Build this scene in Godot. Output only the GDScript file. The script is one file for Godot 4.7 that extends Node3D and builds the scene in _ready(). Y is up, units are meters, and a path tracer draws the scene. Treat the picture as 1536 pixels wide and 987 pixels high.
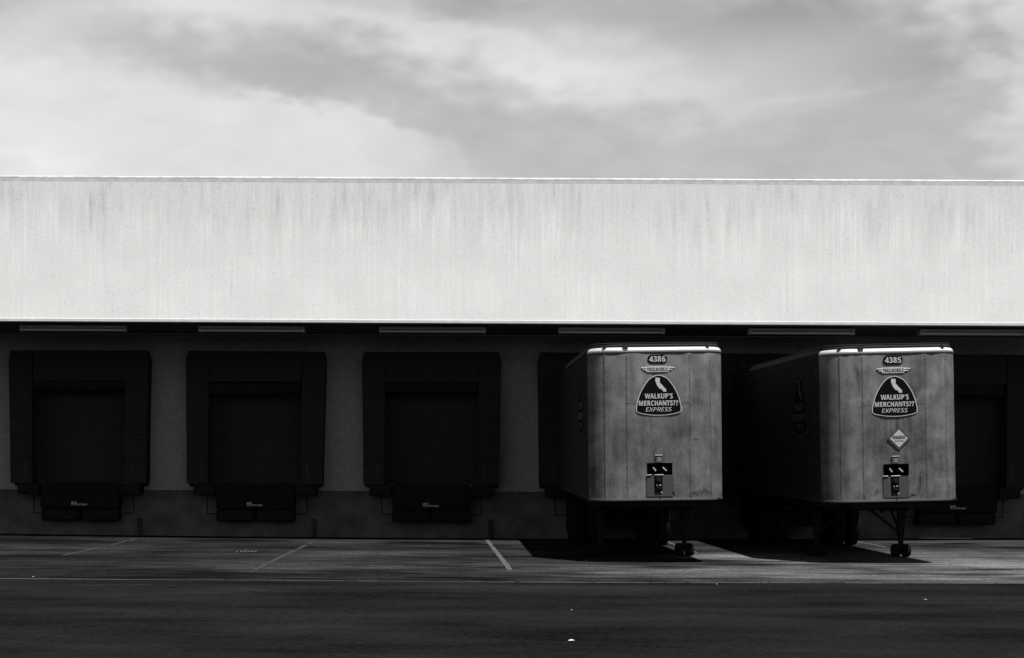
extends Node3D
# A loading dock in hard noon light: long concrete fascia, six bays in deep shade, two parked semi-trailers.
# Metres; x to the right, y up, the dock lies towards -z. The ground at the camera is y = 0.

const WALL_Z := -40.4          # face of the dock wall
const FASCIA_Z := -37.2        # sunlit face of the canopy
const SOFFIT_Y := 5.12
const ROOF_Y := 8.48
const SEAM_Z := -25.1          # where the newer apron meets the old yard
const BAYS := [-9.64, -5.27, -0.88, 3.49, 7.87, 12.25]
const LEFT_END := -30.0
const RIGHT_END := 34.0

var M := {}
var taken := {}
var rng := RandomNumberGenerator.new()

# ------------------------------------------------------------------ naming

func numbered(called: String) -> String:
	var n: int = taken.get(called, -1) + 1
	taken[called] = n
	return called if n == 0 else "%s_%03d" % [called, n]

func tag(o: Node, label: String, category: String, group := "") -> Node:
	o.set_meta("label", label)
	o.set_meta("category", category)
	if group:
		o.set_meta("group", group)
	return o

func thing(called: String, label: String, category: String, at := Vector3.ZERO, group := "") -> Node3D:
	var o := Node3D.new()
	o.name = numbered(called)
	o.position = at
	add_child(o)
	tag(o, label, category, group)
	return o

func mesh_node(called: String, mesh: Mesh, material: Material, parent: Node) -> MeshInstance3D:
	var o := MeshInstance3D.new()
	o.mesh = mesh
	o.material_override = material
	if parent == self:
		o.name = numbered(called)
	else:
		var n := 0
		while parent.has_node(NodePath(called if n == 0 else "%s_%03d" % [called, n])):
			n += 1
		o.name = called if n == 0 else "%s_%03d" % [called, n]
	parent.add_child(o, true)
	return o

func mb() -> SurfaceTool:
	var st := SurfaceTool.new()
	st.begin(Mesh.PRIMITIVE_TRIANGLES)
	st.set_smooth_group(-1)
	return st

func build(called: String, st: SurfaceTool, material: Material, parent: Node) -> MeshInstance3D:
	st.generate_normals()
	return mesh_node(called, st.commit(), material, parent)

func structure(called: String, st: SurfaceTool, material: Material) -> MeshInstance3D:
	var o := build(called, st, material, self)
	o.set_meta("kind", "structure")
	return o

# ------------------------------------------------------------------ shapes

func tri(st: SurfaceTool, a: Vector3, b: Vector3, c: Vector3) -> void:   # counter-clockwise seen from outside
	st.add_vertex(a); st.add_vertex(c); st.add_vertex(b)

func quad(st: SurfaceTool, a: Vector3, b: Vector3, c: Vector3, d: Vector3) -> void:
	tri(st, a, b, c); tri(st, a, c, d)

func box(st: SurfaceTool, c: Vector3, s: Vector3, bevel := 0.0, t := Transform3D()) -> void:
	var h := s / 2.0
	var k := minf(bevel, minf(h.x, minf(h.y, h.z)) * 0.9)
	for axis in 3:
		for side in [-1.0, 1.0]:
			var u := (axis + 1) % 3
			var w := (axis + 2) % 3
			var p: Array[Vector3] = []
			for q in [[-1, -1], [1, -1], [1, 1], [-1, 1]]:
				var v := Vector3.ZERO
				v[axis] = side * h[axis]
				v[u] = q[0] * (h[u] - k)
				v[w] = q[1] * (h[w] - k)
				p.append(t * (c + v))
			if side > 0: quad(st, p[0], p[1], p[2], p[3])
			else: quad(st, p[3], p[2], p[1], p[0])
	if k <= 0.0:
		return
	for axis in 3:                      # the twelve chamfers
		var u := (axis + 1) % 3
		var w := (axis + 2) % 3
		for su in [-1.0, 1.0]:
			for sw in [-1.0, 1.0]:
				var p: Array[Vector3] = []
				for q in [[-1, 0], [1, 0], [1, 1], [-1, 1]]:
					var v := Vector3.ZERO
					v[axis] = q[0] * (h[axis] - k)
					v[u] = su * (h[u] - (k if q[1] == 1 else 0.0))
					v[w] = sw * (h[w] - (0.0 if q[1] == 1 else k))
					p.append(t * (c + v))
				if su * sw > 0: quad(st, p[0], p[1], p[2], p[3])
				else: quad(st, p[3], p[2], p[1], p[0])
	for sx in [-1.0, 1.0]:
		for sy in [-1.0, 1.0]:
			for sz in [-1.0, 1.0]:
				var a := t * (c + Vector3(sx * h.x, sy * (h.y - k), sz * (h.z - k)))
				var b := t * (c + Vector3(sx * (h.x - k), sy * h.y, sz * (h.z - k)))
				var d := t * (c + Vector3(sx * (h.x - k), sy * (h.y - k), sz * h.z))
				if sx * sy * sz > 0: tri(st, a, b, d)
				else: tri(st, a, d, b)

func bar(st: SurfaceTool, a: Vector3, b: Vector3, w: float, h: float, bevel := 0.004) -> void:
	var d := b - a
	var z := d.normalized()
	var x := Vector3.UP.cross(z) if absf(z.y) < 0.95 else Vector3.RIGHT
	x = x.normalized()
	var y := z.cross(x).normalized()
	x = y.cross(z)
	box(st, Vector3.ZERO, Vector3(w, h, d.length()), bevel, Transform3D(Basis(x, y, z), (a + b) / 2.0))

func prism(st: SurfaceTool, poly: PackedVector2Array, z0: float, z1: float, t := Transform3D()) -> void:   # outline in x and y, from z0 (back) to z1 (front)
	var o := poly
	if Geometry2D.is_polygon_clockwise(o):      # in y-up axes this is the counter-clockwise test turned round; settle by area
		pass
	var area := 0.0
	for i in o.size():
		area += o[i].cross(o[(i + 1) % o.size()])
	if area < 0:
		o = o.duplicate()
		o.reverse()
	var idx := Geometry2D.triangulate_polygon(o)
	for i in range(0, idx.size(), 3):
		var a := o[idx[i]]; var b := o[idx[i + 1]]; var c := o[idx[i + 2]]
		if (b - a).cross(c - a) < 0:
			var s := b; b = c; c = s
		tri(st, t * Vector3(a.x, a.y, z1), t * Vector3(b.x, b.y, z1), t * Vector3(c.x, c.y, z1))
		tri(st, t * Vector3(a.x, a.y, z0), t * Vector3(c.x, c.y, z0), t * Vector3(b.x, b.y, z0))
	for i in o.size():
		var a := o[i]; var b := o[(i + 1) % o.size()]
		quad(st, t * Vector3(a.x, a.y, z0), t * Vector3(b.x, b.y, z0), t * Vector3(b.x, b.y, z1), t * Vector3(a.x, a.y, z1))

func lathe(st: SurfaceTool, profile: Array, n: int, t := Transform3D()) -> void:    # [radius, along x] pairs turned round the x axis, outside on the left of the path seen with x to the right
	for i in profile.size() - 1:
		var p: Array = profile[i]
		var q: Array = profile[i + 1]
		for k in n:
			var u := TAU * k / n
			var v := TAU * (k + 1) / n
			var a := t * Vector3(p[1], p[0] * cos(u), p[0] * sin(u))
			var b := t * Vector3(p[1], p[0] * cos(v), p[0] * sin(v))
			var c := t * Vector3(q[1], q[0] * cos(v), q[0] * sin(v))
			var d := t * Vector3(q[1], q[0] * cos(u), q[0] * sin(u))
			if p[0] > 0.0001: tri(st, a, b, c)
			if q[0] > 0.0001: tri(st, a, c, d)

func dome(st: SurfaceTool, at: Vector3, r: float, n := 6) -> void:      # a rivet head standing on a face that looks towards +z
	var tip := at + Vector3(0, 0, r * 0.6)
	for k in n:
		var u := TAU * k / n
		var v := TAU * (k + 1) / n
		tri(st, at + Vector3(cos(u), sin(u), 0) * r, at + Vector3(cos(v), sin(v), 0) * r, tip)

func ellipse(c: Vector2, rx: float, ry: float, n := 20) -> PackedVector2Array:
	var p := PackedVector2Array()
	for k in n:
		p.append(c + Vector2(cos(TAU * k / n) * rx, sin(TAU * k / n) * ry))
	return p

func curve_outline(points: Array, per := 6) -> PackedVector2Array:      # a closed smooth outline through the points
	var p := PackedVector2Array()
	var n := points.size()
	for i in n:
		for k in per:
			var a: Vector2 = points[i]
			p.append(a.cubic_interpolate(points[(i + 1) % n], points[(i - 1 + n) % n], points[(i + 2) % n], float(k) / per))
	return p

func lettering(called: String, text: String, centre: Vector3, width: float, cap: float, material: Material, parent: Node, t := Transform3D(), slant := 0.0, bold := false) -> void:
	var tm := TextMesh.new()
	var f := SystemFont.new()
	f.font_names = PackedStringArray(["Droid Sans"])
	if bold: f.font_weight = 700
	tm.font = f
	tm.text = text
	tm.font_size = 64
	tm.pixel_size = 0.01
	tm.depth = 0.02
	var box_: AABB = tm.get_aabb()
	var sx := width / box_.size.x
	var sy := cap / box_.size.y
	var o := mesh_node(called, tm, material, parent)
	var b := Basis(Vector3(sx, 0, 0), Vector3(slant * sy, sy, 0), Vector3(0, 0, 0.2))
	o.transform = t * Transform3D(b, centre - b * box_.get_center())

# ------------------------------------------------------------------ materials

func grey(v: float) -> Color:
	return Color(v, v, v).linear_to_srgb()

func mat(v: float, rough := 0.85, metal := 0.0, spec := 0.3) -> StandardMaterial3D:
	var m := StandardMaterial3D.new()
	m.albedo_color = grey(v)
	m.roughness = rough
	m.metallic = metal
	m.metallic_specular = spec
	return m

func noise(seed_: int, freq: float, octaves := 4, kind := FastNoiseLite.TYPE_SIMPLEX_SMOOTH) -> FastNoiseLite:
	var n := FastNoiseLite.new()
	n.seed = seed_
	n.noise_type = kind
	n.frequency = freq
	n.fractal_type = FastNoiseLite.FRACTAL_FBM
	n.fractal_octaves = octaves
	return n

func mottled(seed_: int, size: int, freq: float, low: float, octaves := 5, stretch := Vector2i(1, 1)) -> ImageTexture:   # a repeating grey texture between low and 1
	var im := noise(seed_, freq, octaves).get_seamless_image(size, size)
	if stretch != Vector2i(1, 1):
		im.resize(size / stretch.x, size / stretch.y, Image.INTERPOLATE_LANCZOS)
		im.resize(size, size, Image.INTERPOLATE_CUBIC)
	im.convert(Image.FORMAT_L8)
	var d := im.get_data()
	for i in d.size():
		d[i] = int(255.0 * (low + (1.0 - low) * d[i] / 255.0))
	return ImageTexture.create_from_image(Image.create_from_data(size, size, false, Image.FORMAT_L8, d))

func rough_up(m: StandardMaterial3D, tex: Texture2D, metres: float, detail: Texture2D = null, detail_metres := 1.0) -> StandardMaterial3D:
	m.albedo_texture = tex
	m.uv1_triplanar = true
	m.uv1_world_triplanar = true
	m.uv1_scale = Vector3.ONE / metres
	if detail:
		m.detail_enabled = true
		m.detail_blend_mode = BaseMaterial3D.BLEND_MODE_MUL
		m.detail_albedo = detail
		m.detail_uv_layer = BaseMaterial3D.DETAIL_UV_2
		m.uv2_triplanar = true
		m.uv2_world_triplanar = true
		m.uv2_scale = Vector3.ONE / detail_metres
	return m

func smooth(a: float, b: float, x: float) -> float:
	return smoothstep(a, b, x)

func picture(w: int, h: int, values: PackedFloat32Array) -> ImageTexture:     # linear base colours, stored as sRGB bytes
	var d := PackedByteArray()
	d.resize(w * h)
	var table := PackedByteArray()
	table.resize(4097)
	for i in 4097:
		var l := i / 4096.0
		table[i] = int(round(255.0 * (1.055 * pow(l, 1.0 / 2.4) - 0.055 if l > 0.0031308 else 12.92 * l)))
	for i in w * h:
		d[i] = table[clampi(int(values[i] * 4096.0), 0, 4096)]
	return ImageTexture.create_from_image(Image.create_from_data(w, h, false, Image.FORMAT_L8, d))

func painted(tex: Texture2D, rough := 0.8, metal := 0.0, spec := 0.3) -> StandardMaterial3D:
	var m := mat(1.0, rough, metal, spec)
	m.albedo_texture = tex
	return m

func make_materials() -> void:
	var blotch := mottled(3, 512, 0.012, 0.72)
	var fine := mottled(7, 512, 0.09, 0.75, 3)
	var chipped := mottled(17, 512, 0.05, 0.6, 4)
	var streak := mottled(11, 512, 0.03, 0.88, 4, Vector2i(1, 12))
	var ground := mottled(13, 1024, 0.02, 0.62, 6)
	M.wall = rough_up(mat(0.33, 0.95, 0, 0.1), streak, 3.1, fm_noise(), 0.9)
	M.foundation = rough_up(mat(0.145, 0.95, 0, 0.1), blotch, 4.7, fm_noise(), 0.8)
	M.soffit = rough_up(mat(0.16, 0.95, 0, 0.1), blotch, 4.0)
	M.rubber = rough_up(mat(0.028, 0.85, 0, 0.15), blotch, 1.3, fine, 0.5)
	M.pad_canvas = rough_up(mat(0.041, 0.95, 0, 0.1), streak, 1.7, fine, 0.6)
	M.dark_steel = rough_up(mat(0.022, 0.8, 0, 0.15), blotch, 0.9, fine, 0.3)
	M.post = rough_up(mat(0.06, 0.9, 0, 0.1), blotch, 0.9)
	M.wear = rough_up(mat(0.045, 0.7, 0, 0.2), blotch, 0.9)
	M.door = rough_up(mat(0.048, 0.7, 0, 0.2), streak, 1.9, fine, 0.7)
	M.fixture = rough_up(mat(0.52, 0.5, 0, 0.3), blotch, 1.2)
	M.tube_glass = mat(0.5, 0.3, 0, 0.5)
	M.plate = rough_up(mat(0.42, 0.5, 0, 0.3), fine, 0.4)
	M.coping = rough_up(mat(0.80, 0.5, 0, 0.4), blotch, 2.3)
	M.roof = mat(0.2)
	M.conduit = mat(0.4, 0.6)
	M.cap = rough_up(mat(0.80, 0.35, 0.0, 0.5), fine, 0.8)
	M.rail = rough_up(mat(0.042, 0.9, 0, 0.05), streak, 0.8)
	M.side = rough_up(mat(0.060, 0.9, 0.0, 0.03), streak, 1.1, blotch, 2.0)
	M.shaded_side_white = rough_up(mat(0.10, 0.9, 0, 0.03), fine, 0.4)  # emblem white darkened: the shade of the trailer side put into the colour
	M.underbody = rough_up(mat(0.022, 0.95, 0, 0.05), blotch, 0.8)
	M.tyre = mat(0.011, 0.98, 0, 0.0)
	M.rim = rough_up(mat(0.012, 0.8, 0, 0.1), fine, 0.3)
	M.rivet = mat(0.030, 0.6, 0, 0.3)
	M.black_paint = rough_up(mat(0.009, 0.7, 0, 0.06), blotch, 0.5)
	M.white_paint = rough_up(mat(0.72, 0.6, 0, 0.3), chipped, 0.6)
	M.bright_alloy = rough_up(mat(0.64, 0.35, 0.1, 0.5), fine, 0.2)
	M.lamp_lens = mat(0.015, 0.15, 0, 0.5)
	M.grit = rough_up(mat(0.12, 0.95, 0, 0.1), fine, 0.4)
	M.line_paint = rough_up(mat(0.165, 0.95, 0, 0.1), blotch, 0.7, fine, 0.25)
	M.faint_paint = rough_up(mat(0.085, 0.95, 0, 0.1), blotch, 0.5, fine, 0.2)
	M.strip_pale = rough_up(mat(0.42, 0.9, 0, 0.1), streak, 0.5)
	M.dirty_paper = mat(0.34, 0.9, 0, 0.1)
	M.paper = mat(0.75, 0.9, 0, 0.1)
	M.yard = rough_up(mat(0.019, 0.97, 0, 0.0), ground, 3.9, ground, 0.83)

# ------------------------------------------------------------------ sky

func make_sky() -> Sky:
	var n1 := noise(21, 0.9, 5)
	var n2 := noise(22, 2.2, 4)
	var w := 1024
	var h := 512
	var im := Image.create(w, h, false, Image.FORMAT_RGBF)
	im.fill(Color(0.1, 0.1, 0.1))
	for y in h / 2 + 2:
		for x in w:
			var v := 0.846 * sky_value(wrapf((x + 0.5) / w * 360.0, -180.0, 180.0), 90.0 - (y + 0.5) / h * 180.0, n1, n2)
			im.set_pixel(x, y, Color(v, v, v))
	im.resize(4096, 2048, Image.INTERPOLATE_CUBIC)
	for y in range(780, 960):                       # the finer part of the same sky, where it is seen enlarged
		for k in range(-280, 300):
			var x := posmod(k, 4096)
			var v := 0.846 * sky_value((k + 0.5) / 4096.0 * 360.0, 90.0 - (y + 0.5) / 2048.0 * 180.0, n1, n2)
			im.set_pixel(x, y, Color(v, v, v))
	var m := PanoramaSkyMaterial.new()
	m.panorama = ImageTexture.create_from_image(im)
	var s := Sky.new()
	s.sky_material = m
	return s

# the banks of cloud low over the dock: azimuth, elevation, half widths, tilt, change in brightness (degrees)
const BANKS := [
	[-9.3, 15.9, 4.0, 0.85, 0, 0.24], [-3.3, 15.6, 3.0, 0.6, 8, 0.12], [3.4, 14.0, 5.4, 1.2, 7, 0.22], [0.4, 15.0, 2.6, 0.8, 5, 0.05],
	[-5.3, 14.1, 4.8, 0.95, 4, -0.05], [0.2, 16.0, 1.7, 0.45, 14, -0.10], [10.6, 15.6, 5.0, 0.8, 0, -0.10], [15.5, 13.9, 2.6, 1.3, 0, -0.10],
	[19.3, 12.7, 1.6, 3.6, 0, 0.14], [17.8, 16.0, 2.2, 0.8, 0, 0.15], [11.0, 12.8, 1.6, 0.22, -11, 0.06], [13.6, 13.05, 1.5, 0.14, -7, 0.05], [9.4, 12.2, 1.1, 0.2, -13, 0.04], [12.2, 12.5, 1.3, 0.13, -12, 0.035],  # the first two paint in an edge flare, not cloud
	[-15.0, 10.4, 1.5, 1.0, 0, 0.09], [-15.0, 15.0, 2.4, 0.9, 0, 0.10], [-3.5, 12.7, 0.9, 0.3, 20, 0.07], [7.0, 13.0, 3.0, 0.5, 3, 0.05]]
const BANK_TOP := [[-30.0, 13.2], [-16.3, 14.2], [-14.0, 14.15], [-11.8, 13.9], [-9.4, 13.35], [-6.6, 12.9], [-4.0, 12.65], [-2.4, 12.2], [-0.8, 11.55], [0.6, 10.7], [3.0, 9.0], [40.0, 5.0]]

func sky_value(az: float, el: float, n1: FastNoiseLite, n2: FastNoiseLite) -> float:
	var e := deg_to_rad(el)
	var a := deg_to_rad(az)
	var d := Vector3(sin(a) * cos(e), sin(e), -cos(a) * cos(e))
	var p := d / (maxf(d.y, 0.0) + 0.14)
	p.y = 0.0
	var wisp := n1.get_noise_3d(p.x, 0.0, p.z)
	var curl := n2.get_noise_3d(p.x * 1.7 + 3.0, wisp, p.z * 1.7)
	var clear := lerpf(0.47, 0.08, smooth(12.0, 38.0, el))
	var near := smooth(26.0, 20.0, absf(az - 1.4)) * smooth(22.0, 17.5, el)
	var v := clear + 0.16 * smooth(0.12, 0.6, wisp + 0.25 * curl) * lerpf(1.0, 0.4, smooth(20.0, 70.0, el)) * (1.0 - near)
	if near <= 0.0:
		return v
	wisp = n1.get_noise_2d(az * 0.15, el * 0.34)
	curl = n2.get_noise_2d(az * 0.20 + 40.0, el * 0.45)
	var x := az + curl * 1.5
	var y := el + wisp * 0.5 + curl * 0.35
	var add := 0.0
	for b in BANKS:
		var t := deg_to_rad(b[4])
		var dx: float = x - b[0]
		var dy: float = y - b[1]
		var u: float = (dx * cos(t) - dy * sin(t)) / b[2]
		var w: float = (dx * sin(t) + dy * cos(t)) / b[3]
		var q := u * u + w * w
		if q < 9.0: add += b[5] * exp(-q)
	var top := 0.0
	for i in BANK_TOP.size() - 1:
		if az < BANK_TOP[i + 1][0] or i == BANK_TOP.size() - 2:
			top = lerpf(BANK_TOP[i][1], BANK_TOP[i + 1][1], smooth(BANK_TOP[i][0], BANK_TOP[i + 1][0], az))
			break
	var soft := lerpf(0.9, 0.28, smooth(-11.0, -6.0, az))
	var bank := smooth(-soft, soft, top - (el + curl * 0.45 + wisp * 0.35 + n2.get_noise_2d(az * 0.35, el * 0.9) * 0.30))
	add += bank * lerpf(0.21, 0.13, smooth(-5.0, -1.0, az)) * smooth(2.0, -2.5, az)
	add += 0.045 * wisp + 0.03 * curl
	return v + add * near

# ------------------------------------------------------------------ ground

func ground_height(x: float, z: float) -> float:          # the apron dips towards a drain line in the middle bays
	var across := clampf((x - 1.0) / 12.0, -1.5, 1.5)
	var d := -z
	return smooth(33.0, 40.0, d) * 0.058 * across * across - 0.02 * exp(-across * across * 4.0) * smooth(20.0, 25.0, d) * smooth(30.0, 25.0, d) + 0.012 * smooth(26.0, 30.0, d)

func sheet(x0: float, x1: float, nx: int, z0: float, z1: float, nz: int, lift := 0.0) -> SurfaceTool:
	var st := SurfaceTool.new()
	st.begin(Mesh.PRIMITIVE_TRIANGLES)
	for j in nz:
		for i in nx:
			var c := []
			for q in [[0, 0], [1, 0], [1, 1], [0, 1]]:
				var fx: float = float(i + q[0]) / nx
				var fz: float = float(j + q[1]) / nz
				var x := lerpf(x0, x1, fx)
				var z := lerpf(z0, z1, fz)
				c.append([Vector3(x, ground_height(x, z) + lift, z), Vector2(fx, 1.0 - fz)])
			for k in [0, 2, 1, 0, 3, 2]:
				st.set_uv(c[k][1])
				st.add_vertex(c[k][0])
	return st

func make_ground() -> void:
	# the old yard, from far behind the camera to the seam, and the land beyond the building
	var y := sheet(-30.0, -18.0, 8, -10.0, SEAM_Z, 24)
	y.append_from(sheet(20.0, 34.0, 8, -10.0, SEAM_Z, 24).commit(), 0, Transform3D())
	y.append_from(sheet(-30.0, 34.0, 24, 4.0, -10.0, 12).commit(), 0, Transform3D())
	for r in [[-400.0, -30.0, 400.0, -400.0], [34.0, 400.0, 400.0, -400.0], [-30.0, 34.0, 400.0, 4.0], [-30.0, 34.0, -62.0, -400.0]]:
		var n := 24
		for k in n:
			var za := lerpf(r[2], r[3], float(k) / n)
			var zb := lerpf(r[2], r[3], float(k + 1) / n)
			quad(y, Vector3(r[0], 0, za), Vector3(r[1], 0, za), Vector3(r[1], 0, zb), Vector3(r[0], 0, zb))
	structure("yard_asphalt", y, M.yard)
	var yw := 1280
	var yh := 448
	var tar := noise(35, 0.30, 5)
	var grain := noise(36, 5.0, 3)
	var rut := noise(37, 0.8, 3)
	var scuff := [[1.6, 24.0, 2.2, 0.5, 0.014], [-3.4, 23.1, 0.7, 0.6, 0.016], [-4.9, 23.9, 1.1, 0.12, 0.02], [-8.0, 24.0, 0.5, 0.2, 0.012], [4.5, 22.5, 2.5, 0.8, 0.004], [-1.5, 19.0, 3.0, 1.2, 0.004], [8.0, 20.0, 3.0, 1.5, 0.004]]
	var yv := PackedFloat32Array()
	yv.resize(yw * yh)
	for j in yh:
		var z := lerpf(SEAM_Z, -10.0, (j + 0.5) / yh)
		for i in yw:
			var x := lerpf(-18.0, 20.0, (i + 0.5) / yw)
			var p := tar.get_noise_2d(x * 0.8, z * 1.6)
			var s := rut.get_noise_2d(x * 0.5, z * 2.0)
			var b := 0.0112 * maxf(0.3, 1.0 + 0.65 * p + 0.22 * s + 0.7 * grain.get_noise_2d(x * 1.8, z * 4.0))
			for q in scuff:
				var u: float = (x + p * 1.2 - q[0]) / q[2]
				var t: float = (-z + s * 0.4 - q[1]) / q[3]
				var r := u * u + t * t
				if r < 4.0: b += q[4] * exp(-r * 1.2) * (0.6 + 0.8 * grain.get_noise_2d(x, z * 2.0))
			yv[j * yw + i] = b
	structure("yard_asphalt", sheet(-18.0, 20.0, 24, -10.0, SEAM_Z, 24), painted(picture(yw, yh, yv), 0.97, 0.0, 0.0))
	# the apron, worn by lorries: paler where it is scrubbed, dark where oil dripped
	var w := 1536
	var h := 448
	var x0 := -22.0
	var x1 := 26.0
	var z1 := -42.0
	var patch := noise(31, 0.16, 4)
	var drag := noise(32, 0.7, 4)
	var speck := noise(33, 9.0, 2)
	var worn := [[10.8, 31.6, 5.2, 2.6, 0.062], [9.5, 27.4, 7.0, 2.4, 0.026], [5.6, 32.0, 1.3, 1.6, 0.050], [12.2, 28.6, 4.0, 1.6, 0.016], [-2.8, 29.0, 3.0, 1.5, 0.012], [-1.0, 33.0, 2.0, 1.2, 0.010], [2.2, 28.6, 2.2, 1.3, 0.014], [7.5, 28.5, 3.0, 2.0, 0.022], [-8.4, 34.5, 2.6, 2.0, 0.008], [0.0, 38.5, 12.0, 0.7, 0.008]]
	var oil := [[-9.4, 37.2, 2.2, 0.7], [-5.2, 38.2, 1.5, 0.6], [-0.9, 37.6, 1.3, 0.7], [8.3, 29.9, 0.9, 0.35], [9.4, 28.5, 0.9, 0.4], [8.6, 27.2, 0.9, 0.3], [12.6, 36.3, 1.3, 0.55], [3.6, 28.9, 0.7, 0.5], [-0.6, 31.6, 0.9, 0.3], [0.1, 37.4, 0.5, 0.9], [5.2, 29.4, 0.8, 0.3], [11.6, 37.8, 0.25, 0.2]]
	var v := PackedFloat32Array()
	v.resize(w * h)
	for j in h:
		var z := lerpf(z1, SEAM_Z, (j + 0.5) / h)
		var dd := -z
		for i in w:
			var x := lerpf(x0, x1, (i + 0.5) / w)
			var p := patch.get_noise_2d(x, z * 2.0)
			var s := drag.get_noise_2d(x * 0.45, z * 2.2)
			var b := 0.0150 + 0.0055 * smooth(-6.0, 3.0, x) + 0.009 * smooth(3.0, 9.0, x)
			for q in worn:
				var u: float = ((x + p * 1.6 - q[0]) / q[2])
				var t: float = ((dd + s * 0.9 + p * 0.7 - q[1]) / q[3])
				var r := u * u + t * t
				if r < 5.0: b += q[4] * exp(-r * r * 0.7)
			var band := (dd - (26.9 + 0.0035 * (x + 13.0) * (x + 13.0) + 0.25 * p)) / 0.5      # the dark curve of a tyre track
			b *= 1.0 - 0.3 * exp(-band * band) * smooth(2.0, -3.0, x)
			var f := drag.get_noise_2d(x * 1.1 + 50.0, z * 7.0)
			b *= maxf(0.3, 1.0 + 0.95 * p + 0.75 * s + 0.8 * f)
			for c in BAYS:                       # two wheel tracks run out from every bay
				var off := absf(x - c - 0.002 * (dd - 40.0) * (dd - 40.0) * (1.0 if fmod(c, 2.0) > 0.6 else -0.6)) - 0.93
				if absf(off) < 0.5: b *= 1.0 - 0.22 * exp(-off * off * 22.0) * (0.6 + s)
			for q in oil:
				var u: float = (x + s * 0.5 - q[0]) / q[2]
				var t: float = (dd + p * 0.5 - q[1]) / q[3]
				var r := u * u + t * t
				if r < 3.0: b *= 1.0 - 0.72 * exp(-r * r * 1.5)
			b *= 1.0 + 0.55 * speck.get_noise_2d(x, z)
			v[j * w + i] = maxf(b, 0.006)
	# cracks, filled or open, and pale drag marks
	for k in 26:
		var px := rng.randf_range(-14.0, 18.0)
		var pd := rng.randf_range(26.0, 39.5)
		var turn := rng.randf_range(-1.6, 1.6)
		var length := rng.randf_range(1.0, 5.0)
		var gain := 0.5 if k % 3 else 1.7
		var step := 0.02
		for q in int(length / step):
			turn += rng.randf_range(-0.12, 0.12)
			px += cos(turn) * step
			pd += sin(turn) * step
			var ci := int((px - x0) / (x1 - x0) * w)
			var cj := int((-pd - z1) / (SEAM_Z - z1) * h)
			if ci > 1 and ci < w - 2 and cj >= 0 and cj < h:
				for e in 2: v[cj * w + ci + e] = lerpf(v[cj * w + ci + e], v[cj * w + ci + e] * gain, 0.35)
	M.apron = painted(picture(w, h, v), 0.97, 0.0, 0.0)
	structure("apron", sheet(x0, x1, 48, SEAM_Z, z1, 24), M.apron)
	for r in [[-30.0, x0], [x1, 34.0]]:
		structure("apron", sheet(r[0], r[1], 6, SEAM_Z, z1, 12), M.yard)
	# pale grit gathered along the seam, broken and uneven
	var g := mb()
	var x := -16.0
	while x < 19.0:
		var l := rng.randf_range(0.12, 0.5)
		if rng.randf() < 0.95:
			var a := rng.randf_range(0.025, 0.055) + (0.02 if x > 2.0 or x < -5.0 else 0.0)
			var c := SEAM_Z + 0.02 * sin(x * 0.9) + rng.randf_range(-0.012, 0.012)
			var e := ground_height(x, c) + 0.004
			quad(g, Vector3(x, e, c + a), Vector3(x + l, e, c + a * rng.randf_range(0.4, 1.2)), Vector3(x + l * 0.95, e, c - a), Vector3(x + l * 0.03, e, c - a * rng.randf_range(0.4, 1.0)))
		x += l * rng.randf_range(0.8, 1.1)
	structure("seam_grit", g, M.grit)
	# parking lines, worn through in places
	for q in [[-7.93, 38.6, 31.6, 0.05, M.faint_paint, 0.12], [-3.62, 38.2, 27.0, 0.05, M.faint_paint, 0.16], [0.5, 39.6, 27.8, 0.052, M.line_paint, 0.05, 0.26], [4.84, 40.0, 33.6, 0.05, M.line_paint, 0.1], [9.48, 40.0, 35.8, 0.045, M.line_paint, 0.08]]:
		var st := mb()
		var d: float = q[2]
		var wide: float = q[3] * 0.6
		while d < q[1]:
			var l := rng.randf_range(0.12, 0.4)
			var next: float = q[3] * rng.randf_range(0.75, 1.1)
			if rng.randf() > q[5]:
				var drift: float = q[6] if q.size() > 6 else 0.0
				var ca: float = q[0] + drift * (q[1] - d) / (q[1] - q[2])
				var cb: float = q[0] + drift * (q[1] - d - l) / (q[1] - q[2])
				var e0 := ground_height(ca, -d) + 0.004
				var e1 := ground_height(cb, -d - l) + 0.004
				quad(st, Vector3(ca - wide, e0, -d), Vector3(ca + wide, e0, -d), Vector3(cb + next, e1, -d - l), Vector3(cb - next, e1, -d - l))
			wide = next
			d += l
		structure("parking_line", st, q[4])

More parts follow.
